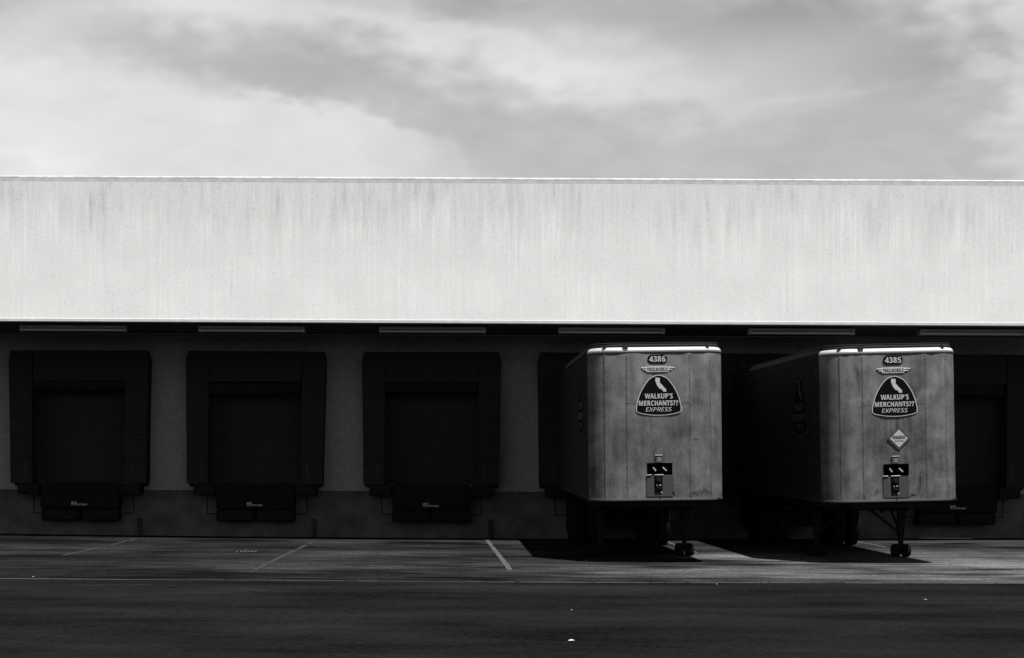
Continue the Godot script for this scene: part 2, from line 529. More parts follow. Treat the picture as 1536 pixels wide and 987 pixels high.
func make_litter() -> void:
	var scraps := [
		[1.07, -16.32, 0.034, 0.03, "largest white paper scrap, torn and lying in the front of the yard"],
		[1.31, -19.91, 0.012, 0.012, "small white paper scrap just behind the largest one in the yard"],
		[3.87, -24.8, 0.016, 0.012, "tiny white scrap lying on the pale seam in front of trailer 4386"],
		[6.24, -21.81, 0.02, 0.02, "crumpled grey paper scrap in the dark yard in front of trailer 4385"],
		[2.28, -30.62, 0.018, 0.015, "tiny white scrap at the front edge of the shadow of trailer 4386"],
		[-6.9, -25.6, 0.02, 0.015, "small pale scrap near the seam at the far left of the yard"]]
	for s in scraps:
		var st := mb()
		var w: float = s[2] * 0.85
		var d: float = s[3]
		var a := Vector3(-w, 0.004, d * 0.6)
		var b := Vector3(w * 0.95, w * 0.3, d)
		var c := Vector3(w, 0.004, -d)
		var e := Vector3(-w * 0.1, 0.004 + w * 0.35, -d * 0.3)
		var f := Vector3(-w * 0.7, 0.008, -d)
		tri(st, a, b, e); tri(st, b, c, e); tri(st, c, f, e); tri(st, f, a, e)
		var k := Vector3(0, -0.003, 0)
		tri(st, a + k, e + k, b + k); tri(st, b + k, e + k, c + k); tri(st, c + k, e + k, f + k); tri(st, f + k, e + k, a + k)
		for q in [[a, b], [b, c], [c, f], [f, a]]:
			quad(st, q[0] + k, q[1] + k, q[1], q[0])
		var o := build("paper_scrap", st, M.paper if s[2] > 0.03 else M.dirty_paper, self)
		o.position = Vector3(s[0], ground_height(s[0], s[1]), s[1])
		o.rotation.y = rng.randf_range(-0.3, 0.3)
		tag(o, s[4], "paper", "scraps of paper on the asphalt")
	var pk := mb()
	box(pk, Vector3(0, 0.02, 0), Vector3(1.3, 0.022, 0.10), 0.006)  # thin pale strip along the foot of the wall
	var pale_strip := build("pale_strip", pk, M.strip_pale, self)
	pale_strip.position = Vector3(11.95, ground_height(11.9, -40.1), WALL_Z + 0.32)
	pale_strip.rotation = Vector3(0, -0.06, -0.006)
	tag(pale_strip, "pale thin strip lying on the ground along the wall at the rightmost bay", "pale_strip")
	var g := mb()
	for i in 34:
		var x := -4.56 + rng.randfn(0, 0.16)
		var z := -33.5 + rng.randfn(0, 0.15)
		var r := rng.randf_range(0.004, 0.009)
		box(g, Vector3(x, ground_height(x, z) + r * 0.5, z), Vector3(r * 2, r, r * 1.6), r * 0.4)
	var o := build("gravel", g, M.dirty_paper, self)
	o.set_meta("kind", "stuff")
	tag(o, "sprinkle of white gravel on the apron in front of the second bay from the left", "gravel")

# ------------------------------------------------------------------ the building

func make_fascia_picture() -> ImageTexture:
	var w := 2048
	var h := 288
	var tall := ROOF_Y - SOFFIT_Y
	var wide := 28.5
	var stripe := noise(41, 0.45, 3)
	var stripe2 := noise(42, 2.6, 2)
	var cloud := noise(43, 0.5, 4)
	var grain := noise(44, 8.0, 2)
	var speck := noise(45, 5.5, 1)
	var run := noise(46, 2.0, 3)
	var long := PackedFloat32Array()
	var fine := PackedFloat32Array()
	var depth := PackedFloat32Array()
	for i in w:
		var x := float(i) / w * wide
		long.append(stripe.get_noise_1d(x * 4.0))
		fine.append(stripe2.get_noise_1d(x * 4.4))
		depth.append(1.35 + 1.5 * stripe.get_noise_1d(x * 2.3 + 77.0))
	var hair := []
	for k in 34:
		hair.append([rng.randf_range(0, wide), rng.randf_range(0.0, 2.9), rng.randf_range(0.25, 1.0), rng.randf_range(0.04, 0.13)])
	var v := PackedFloat32Array()
	v.resize(w * h)
	for j in h:
		var down := (j + 0.5) / h * tall
		for i in w:
			var x := (i + 0.5) / w * wide
			var c := cloud.get_noise_2d(x, down * 1.2)
			var fall := 1.0 - smooth(depth[i] * 0.25, depth[i] + 0.25 + c * 0.5, down)
			var b := 0.735 + 0.03 * smooth(1.2, 3.3, down) + 0.05 * c
			b -= fall * (0.05 + 0.17 * maxf(0.0, fine[i] + 0.34 + c * 0.5) * smooth(-1.0, 0.5, long[i] + c * 1.2) * (0.8 + 0.8 * run.get_noise_2d(x * 2.2, down * 0.5)))
			b += (0.10 * fine[i] + 0.07 * run.get_noise_2d(x * 3.5, down * 0.25)) * (0.4 + 0.6 * smooth(-0.3, 0.3, c + long[i])) * (0.4 + 0.7 * smooth(2.2, 0.7, down))
			b += 0.055 * grain.get_noise_2d(x * 2.0, down * 1.3)
			var sp := speck.get_noise_2d(x * 1.6, down * 1.4)
			b -= 0.12 * smooth(0.80, 0.95, sp)
			v[j * w + i] = b
	for q in hair:                                   # hair cracks and rust runs
		var i0 := int(q[0] / wide * w)
		for j in range(int(q[1] / tall * h), mini(h, int((q[1] + q[2]) / tall * h))):
			var k := clampi(i0 + int(1.2 * sin(j * 0.07 + q[0])), 0, w - 1)
			v[j * w + k] -= q[3] * (0.6 + 0.4 * rng.randf())
			if k + 1 < w: v[j * w + k + 1] -= q[3] * 0.35
	for i in w * h:
		v[i] = clampf(v[i], 0.2, 0.86)
	return picture(w, h, v)

func make_building() -> void:
	var b := thing("warehouse", "long pale concrete warehouse with deep white canopy over shaded loading bays", "warehouse", Vector3(0, 0, WALL_Z))
	var dz := FASCIA_Z - WALL_Z
	# fascia: one cast face between a coping above and a drip edge below
	var fm := painted(make_fascia_picture(), 0.9, 0.0, 0.2)
	var st := mb()
	var k := 0
	var x := -41.75
	while x < 45.0:
		var a := maxf(x, LEFT_END)
		var e := minf(x + 28.5, RIGHT_END)
		if e > a:
			var ys := [SOFFIT_Y + 0.085, ROOF_Y - 0.105]
			var uv := func(px: float, py: float) -> Vector2: return Vector2((px - x) / 28.5, (ROOF_Y - py) / (ROOF_Y - SOFFIT_Y))
			for c in [[a, ys[0]], [e, ys[1]], [e, ys[0]], [a, ys[0]], [a, ys[1]], [e, ys[1]]]:
				st.set_uv(uv.call(c[0], c[1]))
				st.add_vertex(Vector3(c[0], c[1], dz))
		x += 28.5
		k += 1
	build("fascia", st, fm, b)
	var cx := (LEFT_END + RIGHT_END) / 2.0
	var cw := RIGHT_END - LEFT_END
	var cp := mb()                                     # top band with a small ledge below it and a bright metal lip above
	box(cp, Vector3(cx, ROOF_Y - 0.065, dz - 0.1045), Vector3(cw, 0.08, 0.2), 0.003)
	build("coping_band", cp, rough_up(mat(0.58, 0.9, 0, 0.2), fm_noise(), 1.7), b)
	var lip := mb()
	for q in [[-0.024, -0.003, 0.002, -0.003], [0.002, -0.003, 0.018, -0.010], [0.018, -0.010, 0.028, -0.028], [0.028, -0.028, 0.030, -0.3], [-0.024, -0.3, -0.024, -0.003]]:
		quad(lip, Vector3(LEFT_END, ROOF_Y + q[0], dz + q[1]), Vector3(RIGHT_END, ROOF_Y + q[0], dz + q[1]), Vector3(RIGHT_END, ROOF_Y + q[2], dz + q[3]), Vector3(LEFT_END, ROOF_Y + q[2], dz + q[3]))
	build("coping_lip", lip, M.coping, b)
	var dr := mb()
	box(dr, Vector3(cx, SOFFIT_Y + 0.043, dz - 0.06), Vector3(cw, 0.083, 0.15), 0.012)
	build("drip_edge", dr, rough_up(mat(0.60, 0.9, 0, 0.2), fm_noise(), 2.1), b)
	var so := mb()                                     # canopy slab behind the fascia
	box(so, Vector3(cx, (SOFFIT_Y + ROOF_Y) / 2.0 - 0.02, (dz - 0.145) / 2.0 - 0.02), Vector3(cw - 0.02, ROOF_Y - SOFFIT_Y - 0.06, dz - 0.105), 0.0)
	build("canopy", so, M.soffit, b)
	# wall with six door openings
	var hw := 1.3
	var top := 3.95
	var sill := 1.36
	var edges := [LEFT_END]
	for c in BAYS: edges.append_array([c - hw, c + hw])
	edges.append(RIGHT_END)
	var wl := mb()
	var wt := 0.3
	for i in range(0, edges.size(), 2):                # piers
		box(wl, Vector3((edges[i] + edges[i + 1]) / 2.0, (1.19 + SOFFIT_Y - 0.003) / 2.0, -wt / 2.0), Vector3(edges[i + 1] - edges[i], SOFFIT_Y - 0.003 - 1.19, wt))
	for c in BAYS:
		box(wl, Vector3(c, (top + SOFFIT_Y - 0.003) / 2.0, -wt / 2.0), Vector3(hw * 2, SOFFIT_Y - 0.003 - top, wt))
		box(wl, Vector3(c, (1.19 + sill) / 2.0, -wt / 2.0), Vector3(hw * 2, sill - 1.19, wt))
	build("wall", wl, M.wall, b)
	var fo := mb()
	box(fo, Vector3(cx, 0.344, -0.26), Vector3(cw, 1.688, 0.42))
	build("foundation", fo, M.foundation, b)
	var rf := mb()
	box(rf, Vector3(cx, ROOF_Y - 0.15, -10.3), Vector3(cw, 0.2, 20.0))
	build("roof", rf, M.roof, b)
	var bk := mb()
	box(bk, Vector3(cx, 4.0, -20.3), Vector3(cw, 8.3, 0.3))
	box(bk, Vector3(LEFT_END + 0.15, 4.0, -10.3), Vector3(0.3, 8.3, 19.6))
	box(bk, Vector3(RIGHT_END - 0.15, 4.0, -10.3), Vector3(0.3, 8.3, 19.6))
	build("outer_wall", bk, M.wall, b)
	var cd := mb()
	box(cd, Vector3(cx, SOFFIT_Y - 0.055, 0.016), Vector3(cw, 0.026, 0.03), 0.008)
	build("conduit", cd, M.conduit, b)
	var jb := mb()
	box(jb, Vector3(1.48, SOFFIT_Y - 0.055, 0.03), Vector3(0.1, 0.09, 0.058), 0.008)
	build("junction_box", jb, M.conduit, b)
	# roller doors: curved slats in guides
	var slat := mb()
	var prof := [Vector2(-0.035, 0.0), Vector2(-0.03, 0.008), Vector2(-0.012, 0.016), Vector2(0.012, 0.016), Vector2(0.03, 0.008), Vector2(0.035, 0.0)]
	for i in 5:
		var p: Vector2 = prof[i]
		var q: Vector2 = prof[i + 1]
		quad(slat, Vector3(-1.25, p.x, p.y), Vector3(1.25, p.x, p.y), Vector3(1.25, q.x, q.y), Vector3(-1.25, q.x, q.y))
	slat.generate_normals()
	var slat_mesh := slat.commit()
	for c in BAYS:
		var dr2 := mb()
		box(dr2, Vector3(0, 2.655, -0.03), Vector3(2.5, 2.6, 0.03))
		var d := build("roller_door", dr2, M.door, b)
		d.position = Vector3(c, 0, -0.15)
		for i in 36:
			var s := mesh_node("slat", slat_mesh, M.door, d)
			s.position = Vector3(0, 1.43 + i * 0.07, -0.012)
		var bb := mb()
		box(bb, Vector3(0, 1.375, 0.005), Vector3(2.5, 0.03, 0.05), 0.006)
		build("bottom_bar", bb, M.door, d)
		for s in [-1, 1]:
			var gd := mb()
			box(gd, Vector3(s * 1.265, 2.6, 0.02), Vector3(0.065, 2.48, 0.08), 0.006)
			build("guide", gd, M.door, d)

var _fm_noise: ImageTexture
func fm_noise() -> ImageTexture:
	if _fm_noise == null: _fm_noise = mottled(51, 256, 0.03, 0.9)
	return _fm_noise

func make_shelter() -> Node3D:
	var t := thing("dock_shelter", "", "dock shelter", Vector3.ZERO, "padded shelters round the loading bays")
	var depth := 0.5
	for s in [-1.0, 1.0]:
		var side := mb()                                # a tall pad, a little wider at the top and cut at its upper corner
		var p := PackedVector2Array([Vector2(s * 1.16, 1.36), Vector2(s * 1.685, 1.36), Vector2(s * 1.70, 2.6), Vector2(s * 1.735, 4.40), Vector2(s * 1.68, 4.66), Vector2(s * 1.16, 4.66)])
		prism(side, p, 0.0, depth)
		build("side_pad", side, M.pad_canvas, t)
		var lower := mb()
		box(lower, Vector3(s * 1.265, 1.215, 0.24), Vector3(0.53, 0.285, 0.48), 0.025)
		build("lower_pad", lower, M.rubber, t)
		var toe := mb()
		box(toe, Vector3(s * 1.60, 1.325, 0.14), Vector3(0.13, 0.065, 0.26), 0.015)
		build("pad_bracket", toe, M.dark_steel, t)
		var wp := mb()
		box(wp, Vector3(s * 1.31, 1.70, depth + 0.006), Vector3(0.09, 0.34, 0.012), 0.003)
		build("wear_plate", wp, M.wear, t)
		for i in 4:                                       # pleats sewn across the pad
			var pl := mb()
			box(pl, Vector3(s * 1.42, 1.95 + i * 0.55, depth + 0.012), Vector3(0.46, 0.10, 0.024), 0.01)
			build("pleat", pl, M.pad_canvas, t)
	var head := mb()
	box(head, Vector3(0, 4.28, 0.25), Vector3(2.31, 0.76, 0.5), 0.02)
	build("head_pad", head, M.pad_canvas, t)
	var cur := mb()                                     # slack curtain hanging from the head pad
	for i in 10:
		var xa := -1.14 + i * 0.228
		var za := 0.44 + 0.015 * sin(i * 1.9)
		var zb := 0.44 + 0.015 * sin((i + 1) * 1.9)
		quad(cur, Vector3(xa, 3.66, za), Vector3(xa + 0.228, 3.66, zb), Vector3(xa + 0.228, 3.91, zb), Vector3(xa, 3.91, za))
		quad(cur, Vector3(xa + 0.228, 3.66, zb - 0.012), Vector3(xa, 3.66, za - 0.012), Vector3(xa, 3.91, za - 0.012), Vector3(xa + 0.228, 3.91, zb - 0.012))
	build("head_curtain", cur, M.rubber, t)
	return t

func make_leveler() -> Node3D:
	var t := thing("dock_leveler", "", "dock leveler", Vector3.ZERO, "dock levelers under the bays")
	var lip := mb()
	box(lip, Vector3(0, 1.05, 0.20), Vector3(1.95, 0.62, 0.40), 0.02)
	build("lip_plate", lip, M.dark_steel, t)
	var deck := mb()
	box(deck, Vector3(0, 1.335, 0.02), Vector3(1.9, 0.05, 0.6), 0.008)
	build("deck_plate", deck, M.dark_steel, t)
	for s in [-1.0, 1.0]:
		var bp := mb()
		box(bp, Vector3(s * 0.507, 0.58, 0.16), Vector3(0.95, 0.33, 0.32), 0.05)
		build("bumper", bp, M.rubber, t)
		var fr := mb()                                   # edge of the pit cast into the wall
		box(fr, Vector3(s * 1.12, 0.60, -0.047), Vector3(0.25, 0.022, 0.012), 0.002)
		box(fr, Vector3(s * 1.256, 0.87, -0.047), Vector3(0.022, 0.56, 0.012), 0.002)
		build("pit_edge", fr, M.dark_steel, t)
	var pt := mb()
	box(pt, Vector3(0, 0.86, 0.404), Vector3(0.43, 0.115, 0.008), 0.002)
	var plate := build("maker_plate", pt, M.dark_steel, t)
	var mk := mb()                                      # worn light marks: an emblem, a stroke and a line of script
	box(mk, Vector3(-0.165, 0.868, 0.410), Vector3(0.075, 0.07, 0.004))
	bar(mk, Vector3(-0.10, 0.91, 0.411), Vector3(-0.075, 0.815, 0.411), 0.035, 0.004, 0.0)
	box(mk, Vector3(-0.16, 0.813, 0.410), Vector3(0.10, 0.012, 0.004))
	for i in 9:
		box(mk, Vector3(-0.052 + i * 0.029, 0.833 + 0.003 * sin(i * 2.4), 0.410), Vector3(0.023, 0.036 + 0.008 * sin(i * 3.7), 0.004))
	box(mk, Vector3(0.12, 0.804, 0.410), Vector3(0.016, 0.022, 0.004))
	build("plate_marks", mk, M.plate, plate)
	return t

func place(o: Node3D, called: String, at: Vector3, label: String) -> Node3D:
	o.position = at
	o.set_meta("label", label)
	return o

func copy(o: Node3D, called: String) -> Node3D:
	var c: Node3D = o.duplicate()
	c.name = numbered(called)
	add_child(c, true)
	return c

func make_bays() -> void:
	var where := ["in the leftmost empty bay", "in the middle one of three empty bays", "in the empty bay beside a trailer", "behind the trailer without a placard", "behind the trailer with the placard", "rightmost, partly hidden by a trailer"]
	var sh := make_shelter()
	var lv := make_leveler()
	for i in BAYS.size():
		place(sh if i == 0 else copy(sh, "dock_shelter"), "", Vector3(BAYS[i], 0, WALL_Z), "black padded dock shelter, " + where[i])
		var bay: Node3D = get_node("dock_shelter" if i == 0 else "dock_shelter_%03d" % i)
		for piece in bay.get_children():
			if piece.name.begins_with("side_pad"):
				piece.rotation.z = rng.randf_range(-0.006, 0.006)
				piece.position.x = rng.randf_range(-0.012, 0.012)
			elif piece.name.begins_with("head_curtain"):
				piece.position.y = rng.randf_range(-0.06, 0.05)
				piece.rotation.z = rng.randf_range(-0.012, 0.012)
			elif piece.name.begins_with("wear_plate"):
				piece.position.y = rng.randf_range(-0.08, 0.06)
				piece.rotation.z = rng.randf_range(-0.004, 0.004)
		place(lv if i == 0 else copy(lv, "dock_leveler"), "", Vector3(BAYS[i], 0, WALL_Z), "dark dock leveler with twin bumpers, " + where[i])
	# strip lights under the canopy
	var f := thing("strip_light", "", "light fixture", Vector3.ZERO, "strip lights under the canopy")
	var hs := mb()
	prism(hs, PackedVector2Array([Vector2(-0.13, 0), Vector2(-0.15, -0.062), Vector2(0.15, -0.062), Vector2(0.13, 0)]), -1.25, 1.25, Transform3D(Basis(Vector3.UP, PI / 2), Vector3.ZERO))
	build("housing", hs, M.fixture, f)
	for s in [-1.0, 1.0]:
		var tb := mb()
		lathe(tb, [[0.0, -1.2], [0.026, -1.2], [0.026, 1.2], [0.0, 1.2]], 10, Transform3D(Basis(), Vector3(0, -0.105, s * 0.085)))
		build("tube", tb, M.tube_glass, f)
		var cp := mb()
		box(cp, Vector3(s * 1.215, -0.103, 0), Vector3(0.07, 0.08, 0.25), 0.006)
		build("end_cap", cp, M.fixture, f)
	var xs := [-9.28, -5.08, -0.82, 3.40, 7.87, 11.90]
	for i in xs.size():
		place(f if i == 0 else copy(f, "strip_light"), "", Vector3(xs[i], SOFFIT_Y - 0.024, -37.9), "unlit twin tube strip light under the canopy, " + ["leftmost", "second from the left", "third from the left", "above the trailer without a placard", "above the trailer with the placard", "rightmost"][i])
	# steel posts at the foot of the wall
	var px := [-8.22, -3.84, 0.59]
	for i in px.size():
		var t := thing("steel_post", "short dark steel post at the dock wall foot, " + ["leftmost of three", "middle one of three", "rightmost of three"][i], "post", Vector3(px[i], 0, WALL_Z - 0.05), "short posts along the foot of the dock wall")
		var p := mb()
		box(p, Vector3(0, 0.24, 0.05), Vector3(0.10, 0.5, 0.10), 0.02)
		build("shaft", p, M.post, t)
		var ft := mb()
		box(ft, Vector3(0, 0.0, 0.07), Vector3(0.15, 0.02, 0.14), 0.004)
		build("base_plate", ft, M.dark_steel, t)

# ------------------------------------------------------------------ the trailers

const RC := 0.52        # radius of the upright front corners
const HALF := 1.25
const BASE_Y := 1.163   # underside of the body at the front
const BODY_L := 10.15

func plan(u: float, inset := 0.0) -> Array:        # a point of the front's outline seen from above; u from -1 (left tangent) over 0 (middle) to 1: [x, z, nx, nz]
	var flat := HALF - RC
	var arc := RC * PI / 2.0
	var s := absf(u) * (flat + arc)
	var g := signf(u)
	if s <= flat:
		return [g * s, -inset, 0.0, 1.0]
	var a := (s - flat) / RC
	var r := RC - inset
	return [g * (flat + r * sin(a)), -RC + r * cos(a), g * sin(a), cos(a)]

func u_of(x: float) -> float:
	return x / (HALF - RC + RC * PI / 2.0)

func front_strip(u0: float, u1: float, y0: float, y1: float, nu: int, ny: int, proud: float, dents: FastNoiseLite, amount: float, hole := Rect2()) -> SurfaceTool:
	var st := SurfaceTool.new()
	st.begin(Mesh.PRIMITIVE_TRIANGLES)
	st.set_smooth_group(0)
	var us := []
	var ys := []
	for i in nu + 1: us.append(lerpf(u0, u1, float(i) / nu))
	for j in ny + 1: ys.append(lerpf(y0, y1, float(j) / ny))
	if hole.size.x > 0:
		for e in [hole.position.x, hole.end.x]: us.append(u_of(e))
		for e in [hole.position.y, hole.end.y]: ys.append(e)
		us.sort(); ys.sort()
	for i in us.size() - 1:
		for j in ys.size() - 1:
			if hole.size.x > 0:
				var mid := Vector2((us[i] + us[i + 1]) / 2.0 / u_of(1.0), (ys[j] + ys[j + 1]) / 2.0)
				if hole.has_point(mid): continue
			var c := []
			for q in [[0, 0], [1, 0], [1, 1], [0, 1]]:
				var u: float = us[i + q[0]]
				var y: float = ys[j + q[1]]
				var p := plan(u)
				var d := proud - amount * (0.5 - 0.8 * clampf(dents.get_noise_2d(p[0] * 1.0 + p[1] * 2.0, y * 0.6), -0.62, 0.62)) * smooth(0.0, 0.08, u - u0) * smooth(0.0, 0.08, u1 - u)
				c.append([Vector3(p[0] + p[2] * d, y, p[1] + p[3] * d), Vector2((p[0] + 1.3) / 2.6, 1.0 - (y - BASE_Y) / 2.8)])
			for k in [0, 2, 1, 0, 3, 2]:
				st.set_uv(c[k][1])
				st.add_vertex(c[k][0])
	return st

func rounded_band(rows: Array, sides := true, n := 40) -> SurfaceTool:       # a band round the front: rows of [y, inset], from below to above, ends running back along the sides
	var st := SurfaceTool.new()
	st.begin(Mesh.PRIMITIVE_TRIANGLES)
	st.set_smooth_group(0)
	for r in rows.size() - 1:
		for i in range(-1 if sides else 0, n + 1 if sides else n):
			var c := []
			for q in [[0, 0], [1, 0], [1, 1], [0, 1]]:
				var k: int = i + q[0]
				var row: Array = rows[r + q[1]]
				var p: Array
				if k < 0: p = [-(HALF - row[1]), -BODY_L]
				elif k > n: p = [HALF - row[1], -BODY_L]
				else: p = plan(float(k) / n * 2.0 - 1.0, row[1])
				c.append(Vector3(p[0], row[0], p[1]))
			for k in [0, 2, 1, 0, 3, 2]: st.add_vertex(c[k])
	return st

func make_front_picture(which: int) -> ImageTexture:     # scuffed aluminium: runs, wiped patches, dull spots
	var w := 448
	var h := 480
	var n := noise(60 + which, 1.1, 5)
	var run := noise(70 + which, 3.0, 4)
	var grain := noise(80 + which, 26.0, 2)
	var spot := noise(90 + which, 5.0, 3)
	# x and height in metres on the front, half widths, change; the wiped and stained places of each trailer
	var marks: Array = [
		[[-0.35, 2.98, 0.22, 0.10, -0.20], [0.68, 2.98, 0.16, 0.12, -0.22], [0.0, 3.6, 0.6, 0.35, 0.16], [0.62, 3.75, 0.16, 0.12, -0.20], [0.75, 2.8, 0.35, 0.12, 0.10], [-0.75, 2.85, 0.3, 0.35, 0.12], [0.1, 2.2, 0.6, 0.45, -0.10], [0.75, 2.31, 0.05, 0.02, -0.5], [0.75, 1.31, 0.22, 0.05, -0.28], [-0.15, 2.5, 0.04, 0.09, 0.22], [0.45, 2.1, 0.1, 0.06, 0.14], [0.6, 3.3, 0.06, 0.5, 0.14], [-0.85, 1.7, 0.2, 0.4, 0.06], [0.95, 2.6, 0.2, 0.6, 0.07], [0.22, 1.29, 0.05, 0.03, -0.5]],
		[[-0.1, 3.75, 0.45, 0.22, 0.22], [0.35, 3.45, 0.28, 0.4, -0.12], [0.72, 3.4, 0.14, 0.35, 0.26], [0.6, 3.15, 0.2, 0.07, 0.22], [-0.75, 3.5, 0.08, 0.4, 0.22], [-0.68, 3.55, 0.05, 0.35, -0.22], [-0.72, 3.06, 0.2, 0.04, 0.2], [0.0, 2.55, 0.03, 0.35, 0.24], [0.12, 2.55, 0.03, 0.35, 0.18], [-0.1, 2.6, 0.03, 0.3, 0.16], [0.1, 2.3, 0.7, 0.5, -0.13], [0.8, 2.4, 0.2, 0.04, 0.14], [0.8, 2.05, 0.15, 0.05, 0.10], [0.3, 1.28, 0.08, 0.03, -0.5], [-0.3, 1.36, 0.05, 0.06, -0.45], [0.42, 1.5, 0.03, 0.15, -0.3], [-0.6, 1.8, 0.3, 0.4, 0.08], [0.7, 1.6, 0.3, 0.3, 0.06], [-0.45, 3.2, 0.06, 0.06, 0.12], [0.4, 3.07, 0.16, 0.03, 0.2], [-0.4, 3.07, 0.16, 0.03, 0.2]]][which]
	var v := PackedFloat32Array()
	v.resize(w * h)
	for j in h:
		var y := BASE_Y + 2.8 * (1.0 - (j + 0.5) / h)
		for i in w:
			var x := (i + 0.5) / w * 2.6 - 1.3
			var k := n.get_noise_2d(x, y * 0.8)
			var r := run.get_noise_2d(x * 2.2, y * 0.22)
			var m := 0.97 + 0.75 * maxf(k, 0.0) + 0.34 * minf(k, 0.0) + 0.26 * r + 0.36 * run.get_noise_2d(x * 1.1 + 9.0, y * 0.9) + 0.30 * grain.get_noise_2d(x, y)
			for q in marks:
				var u: float = (x + k * 0.12 - q[0]) / q[2]
				var t: float = (y + r * 0.10 - q[1]) / q[3]
				var d := u * u + t * t
				if d < 4.0: m += 1.6 * q[4] * exp(-d * d)
			m -= 0.35 * smooth(0.42, 0.62, spot.get_noise_2d(x * 2.0, y * 2.0)) * smooth(1.9, 1.2, y)
			m += 0.30 * smooth(2.2, 3.9, y)  # face brightens upward: uneven exposure painted into the colour
			v[j * w + i] = clampf(0.104 * m, 0.012, 0.4)
	return picture(w, h, v)

func pushed(t: Node, called: String, st: SurfaceTool, m: Material, tb: Transform3D) -> MeshInstance3D:
	var o := build(called, st, m, t)
	o.transform = tb
	return o

func logo(parent: Node, tb: Transform3D, scale_: float, centre: Vector3, turn: float, white: Material) -> void:      # black rounded triangle, white border, state outline and three lines of lettering
	var t := tb * Transform3D(Basis(Vector3.UP, turn) * Basis.from_scale(Vector3(scale_, scale_, 1.0)), centre)
	var half := [Vector2(0.0, 0.377), Vector2(0.10, 0.348), Vector2(0.185, 0.292), Vector2(0.280, 0.165), Vector2(0.350, 0.033), Vector2(0.393, -0.10), Vector2(0.420, -0.235), Vector2(0.392, -0.318), Vector2(0.20, -0.364), Vector2(0.0, -0.377)]
	var pts := half.duplicate()
	for i in range(half.size() - 2, 0, -1): pts.append(Vector2(-half[i].x, half[i].y))
	var outer := curve_outline(pts)
	var inner := Geometry2D.offset_polygon(outer, -0.015)[0]
	var a := mb()
	prism(a, outer, 0.0, 0.004)
	var o := build("emblem", a, white, parent)
	o.transform = t
	var b := mb()
	prism(b, inner, 0.0, 0.006)
	build("black_field", b, M.black_paint, o)
	var map := mb()
	prism(map, PackedVector2Array([Vector2(-0.060, 0.320), Vector2(0.022, 0.320), Vector2(0.022, 0.232), Vector2(0.142, 0.098), Vector2(0.136, 0.062), Vector2(0.092, 0.060), Vector2(0.052, 0.110), Vector2(0.018, 0.116), Vector2(-0.030, 0.182), Vector2(-0.060, 0.258)]), 0.0, 0.008)
	build("state_outline", map, white, o)
	lettering("lettering", "WALKUP'S", Vector3(0.0, -0.018, 0.007), 0.515, 0.095, white, o, Transform3D(), 0.0, true)
	lettering("lettering", "MERCHANTS??", Vector3(-0.005, -0.147, 0.007), 0.725, 0.092, white, o, Transform3D(), 0.0, true)
	lettering("lettering", "EXPRESS", Vector3(0.0, -0.263, 0.007), 0.465, 0.076, white, o, Transform3D(), 0.25)

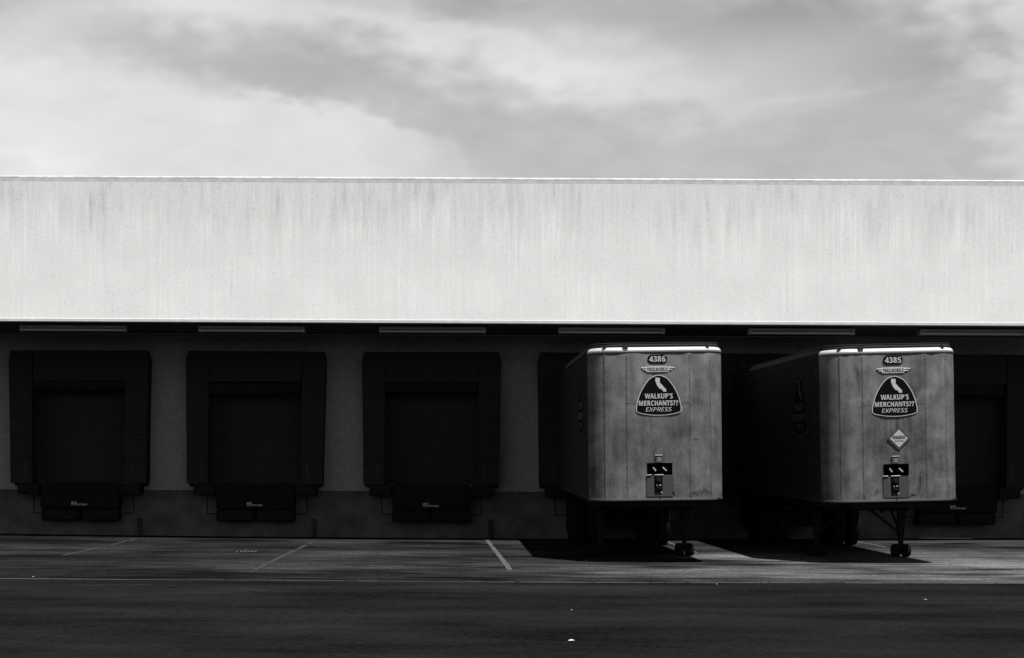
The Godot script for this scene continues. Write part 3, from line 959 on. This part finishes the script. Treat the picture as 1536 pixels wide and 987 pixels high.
func make_trailer(which: int, at: Vector3, lean: float, number: String, label: String) -> void:
	var t := thing("semi_trailer", label, "trailer", at, "parked semi-trailers at the dock")
	var tb := Transform3D(Basis(Vector3.BACK, lean) * Basis(Vector3.RIGHT, 0.0145), Vector3.ZERO)
	var skin := painted(make_front_picture(which), 0.8, 0.0, 0.03)
	var dents := noise(100 + which, 1.6, 2)
	var y0 := BASE_Y + 0.05
	var y1 := 3.895
	var um := u_of(0.98)
	var split := 2.965
	var hole := Rect2(-0.205, 1.650, 0.465, 0.215)
	pushed(t, "corner_panel", front_strip(-1.0, -um, y0, y1, 14, 18, 0.0, dents, 0.004), skin, tb)
	pushed(t, "front_panel", front_strip(-um, -u_of(0.565), y0, y1, 8, 24, 0.003, dents, 0.017), skin, tb)
	pushed(t, "front_panel", front_strip(-u_of(0.565), u_of(0.58), split, y1, 16, 10, 0.006, dents, 0.016), skin, tb)
	pushed(t, "front_panel", front_strip(-u_of(0.565), u_of(0.58), y0, split, 16, 18, 0.003, dents, 0.017, hole), skin, tb)
	pushed(t, "front_panel", front_strip(u_of(0.58), um, y0, y1, 8, 24, 0.006, dents, 0.017), skin, tb)
	pushed(t, "corner_panel", front_strip(um, 1.0, y0, y1, 14, 18, 0.003, dents, 0.004), skin, tb)
	# seams are overlaps closed by rows of rivets
	var rv := mb()
	for sx in [-0.99, -0.575, 0.59, 0.99]:
		var y: float = y0 + 0.03
		while y < y1 - 0.02:
			var p := plan(u_of(sx))
			dome(rv, Vector3(p[0] + rng.randf_range(-0.002, 0.002), y, p[1] + 0.005), rng.randf_range(0.009, 0.016))
			y += 0.048
	var i := -40
	while i <= 40:
		var p := plan(i / 40.0 * 0.97)
		dome(rv, Vector3(p[0] + p[2] * 0.008, 3.915, p[1] + p[3] * 0.008), rng.randf_range(0.008, 0.014))
		i += 1
	for k in 11:
		dome(rv, Vector3(-0.55 + k * 0.111, split + 0.015, 0.008), 0.008)
	for sx in [-0.228, 0.268]:
		for k in 7: dome(rv, Vector3(sx, 1.27 + k * 0.058, 0.008), 0.011)
	var ro := pushed(t, "rivets", rv, M.rivet, tb)
	ro.set_meta("kind", "stuff")
	# roof edge: riveted band, bright rounded cap, dark rail
	var bandm := rough_up(mat(0.15, 0.5, 0, 0.3), fm_noise(), 0.7)
	pushed(t, "rivet_band", rounded_band([[3.893, -0.001], [3.893, -0.006], [3.925, -0.006], [3.948, -0.002], [3.950, 0.004]], false), bandm, tb)
	pushed(t, "roof_cap", rounded_band([[3.950, 0.004], [3.962, 0.007], [3.977, 0.015], [3.992, 0.026], [4.003, 0.042], [4.008, 0.062], [4.008, 0.12]], false), M.cap, tb)
	pushed(t, "top_rail", rounded_band([[4.000, 0.062], [4.030, 0.062], [4.031, 0.058], [4.052, 0.058], [4.053, 0.066], [4.078, 0.066], [4.080, 0.060], [4.092, 0.064], [4.095, 0.10]]), M.rail, tb)
	var roof := mb()
	box(roof, Vector3(0, 4.088, -BODY_L / 2.0 - 0.1), Vector3(2.2, 0.012, BODY_L - 0.3), 0.003)
	pushed(t, "roof_sheet", roof, M.rail, tb)
	# side rails carry on from the bright front pieces, darkened to paint in shade
	var sr := mb()
	for s in [-1.0, 1.0]:
		box(sr, Vector3(s * (HALF - 0.02), 3.968, -RC - (BODY_L - RC) / 2.0), Vector3(0.05, 0.075, BODY_L - RC), 0.012)
		box(sr, Vector3(s * (HALF - 0.02), BASE_Y + 0.03, -RC - (BODY_L - RC) / 2.0), Vector3(0.05, 0.06, BODY_L - RC), 0.008)
	pushed(t, "side_rail", sr, M.rail, tb)
	# ribbed sides
	for s in [-1.0, 1.0]:
		var st := mb()
		var y := BASE_Y + 0.06
		while y < 3.93:
			var e := minf(y + 0.052, 3.935)
			var xa: float = s * HALF
			var xb: float = s * (HALF - 0.011)
			var rows := [[y, xa], [y + 0.022, xa], [y + 0.028, xb], [e - 0.006, xb], [e, xa]]
			for k in 4:
				var a := Vector3(rows[k][1], rows[k][0], -RC)
				var b := Vector3(rows[k + 1][1], rows[k + 1][0], -RC)
				var back := Vector3(0, 0, RC - BODY_L)
				if s < 0: quad(st, a + back, a, b, b + back)
				else: quad(st, a, a + back, b + back, b)
			y = e
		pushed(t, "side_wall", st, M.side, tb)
	pushed(t, "bottom_rail", rounded_band([[BASE_Y, 0.02], [BASE_Y, -0.007], [BASE_Y + 0.012, -0.010], [BASE_Y + 0.045, -0.008], [BASE_Y + 0.052, 0.004]], false), rough_up(mat(0.06, 0.6, 0, 0.3), fm_noise(), 0.35), tb)
	var rear := mb()
	for s in [-1.0, 1.0]:
		box(rear, Vector3(s * 0.60, 2.6, -BODY_L - 0.02), Vector3(1.17, 2.65, 0.05), 0.006)
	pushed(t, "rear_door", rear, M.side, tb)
	var fl := mb()
	box(fl, Vector3(0, BASE_Y + 0.02, -BODY_L / 2.0 - 0.05), Vector3(2.38, 0.03, BODY_L - 0.2))
	pushed(t, "floor_pan", fl, M.underbody, tb)
	var cr := mb()
	for k in 24:
		box(cr, Vector3(0, BASE_Y - 0.05, -0.5 - k * 0.4), Vector3(2.36, 0.10, 0.05), 0.004)
	pushed(t, "crossmembers", cr, M.underbody, tb)
	var kp := mb()
	box(kp, Vector3(0, BASE_Y - 0.06, -0.95), Vector3(1.5, 0.11, 1.5), 0.02)
	lathe(kp, [[0.0, -0.07], [0.045, -0.07], [0.045, 0.0], [0.025, 0.0], [0.025, 0.05], [0.0, 0.05]], 12, Transform3D(Basis(Vector3.BACK, PI / 2), Vector3(0, BASE_Y - 0.17, -0.95)))
	pushed(t, "coupler_plate", kp, M.underbody, tb)
	# clearance lamps on the roof edge
	for q in [[-0.965, 0.038], [0.935, 0.038]]:
		var lp := mb()
		lathe(lp, [[0.0, 0.055], [q[1] * 0.55, 0.05], [q[1] * 0.9, 0.034], [q[1], 0.015], [q[1] * 1.1, 0.0], [0.0, -0.02]], 16, Transform3D(Basis(Vector3.UP, -PI / 2), Vector3(q[0], 4.02, RC * (cos(asin((absf(q[0]) - HALF + RC) / RC)) - 1.0) - 0.045)))
		pushed(t, "clearance_lamp", lp, M.lamp_lens, tb)
	var idl := mb()
	prism(idl, PackedVector2Array([Vector2(-0.63, 4.055), Vector2(-0.63, 4.02), Vector2(-0.607, 3.985), Vector2(-0.553, 3.985), Vector2(-0.53, 4.02), Vector2(-0.53, 4.055)]), -0.06, 0.02)
	pushed(t, "lamp_box", idl, M.lamp_lens, tb)
	# number, badge, emblem
	var ny := 3.785
	var pill := PackedVector2Array()
	for k in 21: pill.append(Vector2(0.105 + 0.078 * sin(PI * k / 20.0), ny + 0.078 * cos(PI * k / 20.0)))
	for k in 21: pill.append(Vector2(-0.105 - 0.078 * sin(PI * k / 20.0), ny - 0.078 * cos(PI * k / 20.0)))
	var np := mb()
	prism(np, pill, 0.0, 0.011)
	var plate := pushed(t, "number_plate", np, M.black_paint, tb)
	lettering("lettering", number, Vector3(0, ny, 0.013), 0.30, 0.108, M.white_paint, plate, Transform3D(), 0.0, true)
	var bx := 0.008
	var by := 3.600
	var bd := mb()
	prism(bd, PackedVector2Array([Vector2(bx - 0.21, by - 0.055), Vector2(bx + 0.19, by - 0.055), Vector2(bx + 0.20, by - 0.025), Vector2(bx + 0.21, by + 0.0), Vector2(bx + 0.235, by + 0.045), Vector2(bx + 0.08, by + 0.055), Vector2(bx - 0.08, by + 0.055), Vector2(bx - 0.245, by + 0.045), Vector2(bx - 0.225, by + 0.0)]), 0.0, 0.014)
	var badge := pushed(t, "maker_badge", bd, M.bright_alloy, tb)
	for s in [-1.0, 1.0]:
		for q in [[0.022, 0.31, 0.022], [-0.016, 0.275, 0.016]]:
			var wg := mb()
			box(wg, Vector3(bx + s * (0.2 + q[1]) / 2.0, by + q[0], 0.009), Vector3(q[1] - 0.2, q[2], 0.014), 0.004)
			build("wing", wg, M.bright_alloy, badge)
	lettering("lettering", "TRAILMOBILE", Vector3(bx - 0.01, by - 0.006, 0.015), 0.385, 0.066, M.black_paint, badge, Transform3D(), 0.0, true)
	logo(t, tb, 1.0, Vector3(0.018, 3.118, 0.008), 0.0, M.white_paint)
	logo(t, tb, 1.62, Vector3(-HALF - 0.002, 3.03, -2.32), -PI / 2, M.shaded_side_white)
	# air lines in a recess, socket and plates under it
	var rc := mb()
	var d := 0.1
	var xa := hole.position.x
	var xb := hole.end.x
	var ya := hole.position.y
	var yb := hole.end.y
	quad(rc, Vector3(xa, ya, -d), Vector3(xb, ya, -d), Vector3(xb, yb, -d), Vector3(xa, yb, -d))
	quad(rc, Vector3(xa, ya, 0.003), Vector3(xb, ya, 0.003), Vector3(xb, ya, -d), Vector3(xa, ya, -d))
	quad(rc, Vector3(xa, yb, -d), Vector3(xb, yb, -d), Vector3(xb, yb, 0.003), Vector3(xa, yb, 0.003))
	quad(rc, Vector3(xa, ya, 0.003), Vector3(xa, ya, -d), Vector3(xa, yb, -d), Vector3(xa, yb, 0.003))
	quad(rc, Vector3(xb, ya, -d), Vector3(xb, ya, 0.003), Vector3(xb, yb, 0.003), Vector3(xb, yb, -d))
	var recess := pushed(t, "air_line_recess", rc, M.black_paint, tb)
	for q in [[-0.072, 0.05], [0.115, 0.07]]:
		var gh := mb()
		bar(gh, Vector3(q[0] - q[1] / 2.0, 1.785, 0.0), Vector3(q[0] + q[1] / 2.0, 1.715, 0.0), 0.018, 0.02, 0.004)
		build("coupling", gh, M.bright_alloy, recess)
		var gb := mb()
		lathe(gb, [[0.0, 0.03], [0.045, 0.03], [0.055, 0.0], [0.055, -0.05], [0.0, -0.05]], 14, Transform3D(Basis(Vector3.UP, -PI / 2), Vector3(q[0], 1.75, -0.045)))
		build("coupling_body", gb, M.black_paint, recess)
	for q in [[-0.175, 0.09], [0.01, 0.17]]:
		var lg := mb()
		box(lg, Vector3(q[0], ya - 0.004, 0.018), Vector3(q[1], 0.014, 0.035), 0.003)
		build("ledge", lg, M.bright_alloy, recess)
	var lp2 := mb()
	box(lp2, Vector3(0.02, 1.435, 0.005), Vector3(0.47, 0.385, 0.014), 0.003)
	var low := pushed(t, "service_panel", lp2, rough_up(mat(0.068, 0.8, 0, 0.05), fm_noise(), 0.3), tb)
	var sk := mb()
	box(sk, Vector3(-0.002, 1.475, 0.022), Vector3(0.145, 0.31, 0.03), 0.012)
	var sock := build("socket_box", sk, M.black_paint, low)
	var so := mb()
	lathe(so, [[0.0, 0.05], [0.03, 0.05], [0.042, 0.04], [0.046, 0.0], [0.0, -0.01]], 14, Transform3D(Basis(Vector3.UP, -PI / 2), Vector3(-0.002, 1.55, 0.037)))
	box(so, Vector3(-0.002, 1.425, 0.045), Vector3(0.075, 0.09, 0.02), 0.006)
	build("socket", so, M.dark_steel, low)
	var bt := mb()
	for q in [[-0.03, 1.455], [0.026, 1.457], [0.05, 1.32]]:
		box(bt, Vector3(q[0], q[1], 0.05), Vector3(0.026, 0.02, 0.02), 0.004)
	build("bolt", bt, M.bright_alloy, low)
	var sp := mb()
	box(sp, Vector3(0.01, 1.935, 0.005), Vector3(0.13, 0.135, 0.016), 0.004)
	var id_plate := pushed(t, "small_plate", sp, rough_up(mat(0.06, 0.5, 0, 0.3), fm_noise(), 0.2), tb)
	var sq := mb()
	box(sq, Vector3(0.02, 1.93, 0.015), Vector3(0.075, 0.08, 0.008), 0.002)
	build("plate_face", sq, rough_up(mat(0.17, 0.5, 0, 0.3), fm_noise(), 0.2), id_plate)
	var hd := mb()
	box(hd, Vector3(0.01, 2.008, 0.012), Vector3(0.14, 0.012, 0.026), 0.003)
	build("hood", hd, M.bright_alloy, id_plate)
	if which == 1:
		var pc := mb()
		var c := Vector2(0.085, 2.335)
		prism(pc, PackedVector2Array([c + Vector2(0, 0.215), c + Vector2(-0.215, 0), c + Vector2(0, -0.215), c + Vector2(0.215, 0)]), 0.0, 0.016)
		var holder := pushed(t, "placard_holder", pc, rough_up(mat(0.06, 0.6, 0, 0.3), fm_noise(), 0.2), tb)
		var pd := mb()
		prism(pd, PackedVector2Array([c + Vector2(0, 0.165), c + Vector2(-0.165, 0), c + Vector2(0, -0.165), c + Vector2(0.165, 0)]), 0.0, 0.02)
		var card := build("placard", pd, rough_up(mat(0.42, 0.6, 0, 0.3), fm_noise(), 0.2), holder)
		lettering("lettering", "DANGEROUS", Vector3(c.x, c.y + 0.022, 0.0215), 0.235, 0.062, M.black_paint, holder, Transform3D(), 0.0, true)
		var dash := mb()
		for k in 6: box(dash, Vector3(c.x - 0.075 + k * 0.03, c.y - 0.045, 0.0212), Vector3(0.022, 0.014, 0.004))
		build("small_print", dash, M.rivet, holder)
	# landing gear
	var gz := -2.85
	var lb := mb()
	box(lb, Vector3(0, BASE_Y - 0.145, gz), Vector3(2.06, 0.17, 0.14), 0.01)
	build("leg_beam", lb, M.underbody, t)
	for s in [-1.0, 1.0]:
		var x: float = s * 0.85
		var lg := mb()
		prism(lg, PackedVector2Array([Vector2(x - 0.10 , 1.10), Vector2(x + 0.12, 1.10), Vector2(x + 0.06, 0.62), Vector2(x + 0.055, 0.42), Vector2(x - 0.065, 0.42), Vector2(x - 0.065, 0.9)]), gz - 0.07, gz + 0.07)
		box(lg, Vector3(x, 0.30, gz), Vector3(0.09, 0.26, 0.09), 0.006)
		box(lg, Vector3(x, 0.19, gz), Vector3(0.30, 0.13, 0.10), 0.01)
		var leg := build("landing_leg", lg, M.underbody, t)
		var g := ground_height(at.x + x, at.z + gz) - at.y
		for w in [-1.0, 1.0]:
			var wh := mb()
			lathe(wh, [[0.0, -0.085], [0.095, -0.085], [0.122, -0.065], [0.13, -0.02], [0.13, 0.02], [0.122, 0.065], [0.095, 0.085], [0.0, 0.085]], 20, Transform3D(Basis(), Vector3(x + w * 0.103, g + 0.13, gz)))
			build("wheel", wh, M.tyre, leg)
		var br := mb()
		bar(br, Vector3(x - s * 0.05, 0.50, gz), Vector3(s * 0.17, 0.99, gz), 0.035, 0.045)
		build("brace", br, M.underbody, t)
		var br2 := mb()
		bar(br2, Vector3(x, 0.50, gz - 0.05), Vector3(x, 1.12, gz - 1.1), 0.04, 0.04)
		build("brace", br2, M.underbody, t)
	# tandem bogie
	var bg := mb()
	for s in [-1.0, 1.0]: box(bg, Vector3(s * 0.48, 1.02, -8.3), Vector3(0.12, 0.26, 3.0), 0.01)
	for az in [-7.7, -8.95]: lathe(bg, [[0.0, -1.0], [0.065, -1.0], [0.065, 1.0], [0.0, 1.0]], 12, Transform3D(Basis(), Vector3(0, 0.52, az)))
	build("bogie", bg, M.underbody, t)
	for s in [-1.0, 1.0]:
		for az in [-7.7, -8.95]:
			var g := ground_height(at.x + s, at.z + az) - at.y
			var wx: float = s * 0.83
			var ty := mb()
			for w in [-0.16, 0.16]:
				lathe(ty, [[0.30, -0.11], [0.44, -0.125], [0.495, -0.10], [0.505, -0.04], [0.505, 0.04], [0.495, 0.10], [0.44, 0.125], [0.30, 0.11]], 28, Transform3D(Basis(), Vector3(wx + w, g + 0.505, az)))
			var wheel := build("wheel", ty, M.tyre, t)
			var rm := mb()
			for w in [-0.16, 0.16]:
				lathe(rm, [[0.0, -0.05], [0.22, -0.05], [0.30, -0.11], [0.30, 0.11], [0.22, 0.05], [0.0, 0.05]], 20, Transform3D(Basis(), Vector3(wx + w, g + 0.505, az)))
			build("rim", rm, M.rim, wheel)
		var mf := mb()
		box(mf, Vector3(s * 0.83, 0.62, -9.62), Vector3(0.6, 0.72, 0.012), 0.003)
		build("mud_flap", mf, M.tyre, t)

# ------------------------------------------------------------------

func _ready() -> void:
	rng.seed = 4386
	# camera: level, a shifted lens, hardly turned about its axis
	var cam := Camera3D.new()
	cam.name = "camera"
	cam.projection = Camera3D.PROJECTION_FRUSTUM
	cam.near = 0.1
	cam.far = 1500.0
	cam.size = 2.0 * 0.1 * 493.5 / 2409.0
	cam.frustum_offset = Vector2(0.1 * 68.0 / 2409.0, 0.1 * 211.5 / 2409.0)
	cam.position = Vector3(0, 1.73, 0)
	cam.rotation.z = deg_to_rad(0.26)
	add_child(cam)
	cam.current = true
	# sky and sun
	var env := Environment.new()
	env.background_mode = Environment.BG_SKY
	env.sky = make_sky()
	env.tonemap_mode = Environment.TONE_MAPPER_LINEAR
	env.tonemap_exposure = 1.3
	env.sdfgi_enabled = true
	env.ssao_enabled = true
	env.ssil_enabled = true
	var we := WorldEnvironment.new()
	we.name = "environment"
	we.environment = env
	add_child(we)
	var sun := DirectionalLight3D.new()
	sun.name = "sun"
	sun.light_energy = 1.6
	sun.light_color = Color(1.0, 0.995, 0.985)
	sun.light_angular_distance = 0.5
	sun.shadow_enabled = true
	add_child(sun)
	sun.look_at_from_position(Vector3.ZERO, Vector3(-0.235, -1.0, -0.43), Vector3.UP)
	make_materials()
	make_ground()
	make_building()
	make_bays()
	make_trailer(0, Vector3(3.57, ground_height(3.5, -31.0), -29.7), 0.016, "4386", "aluminium semi-trailer numbered 4386, backed into the dock beside the empty bays")
	make_trailer(1, Vector3(7.955, ground_height(7.9, -31.0), -29.7), 0.026, "4385", "aluminium semi-trailer numbered 4385, with a diamond placard on its front")
	make_litter()
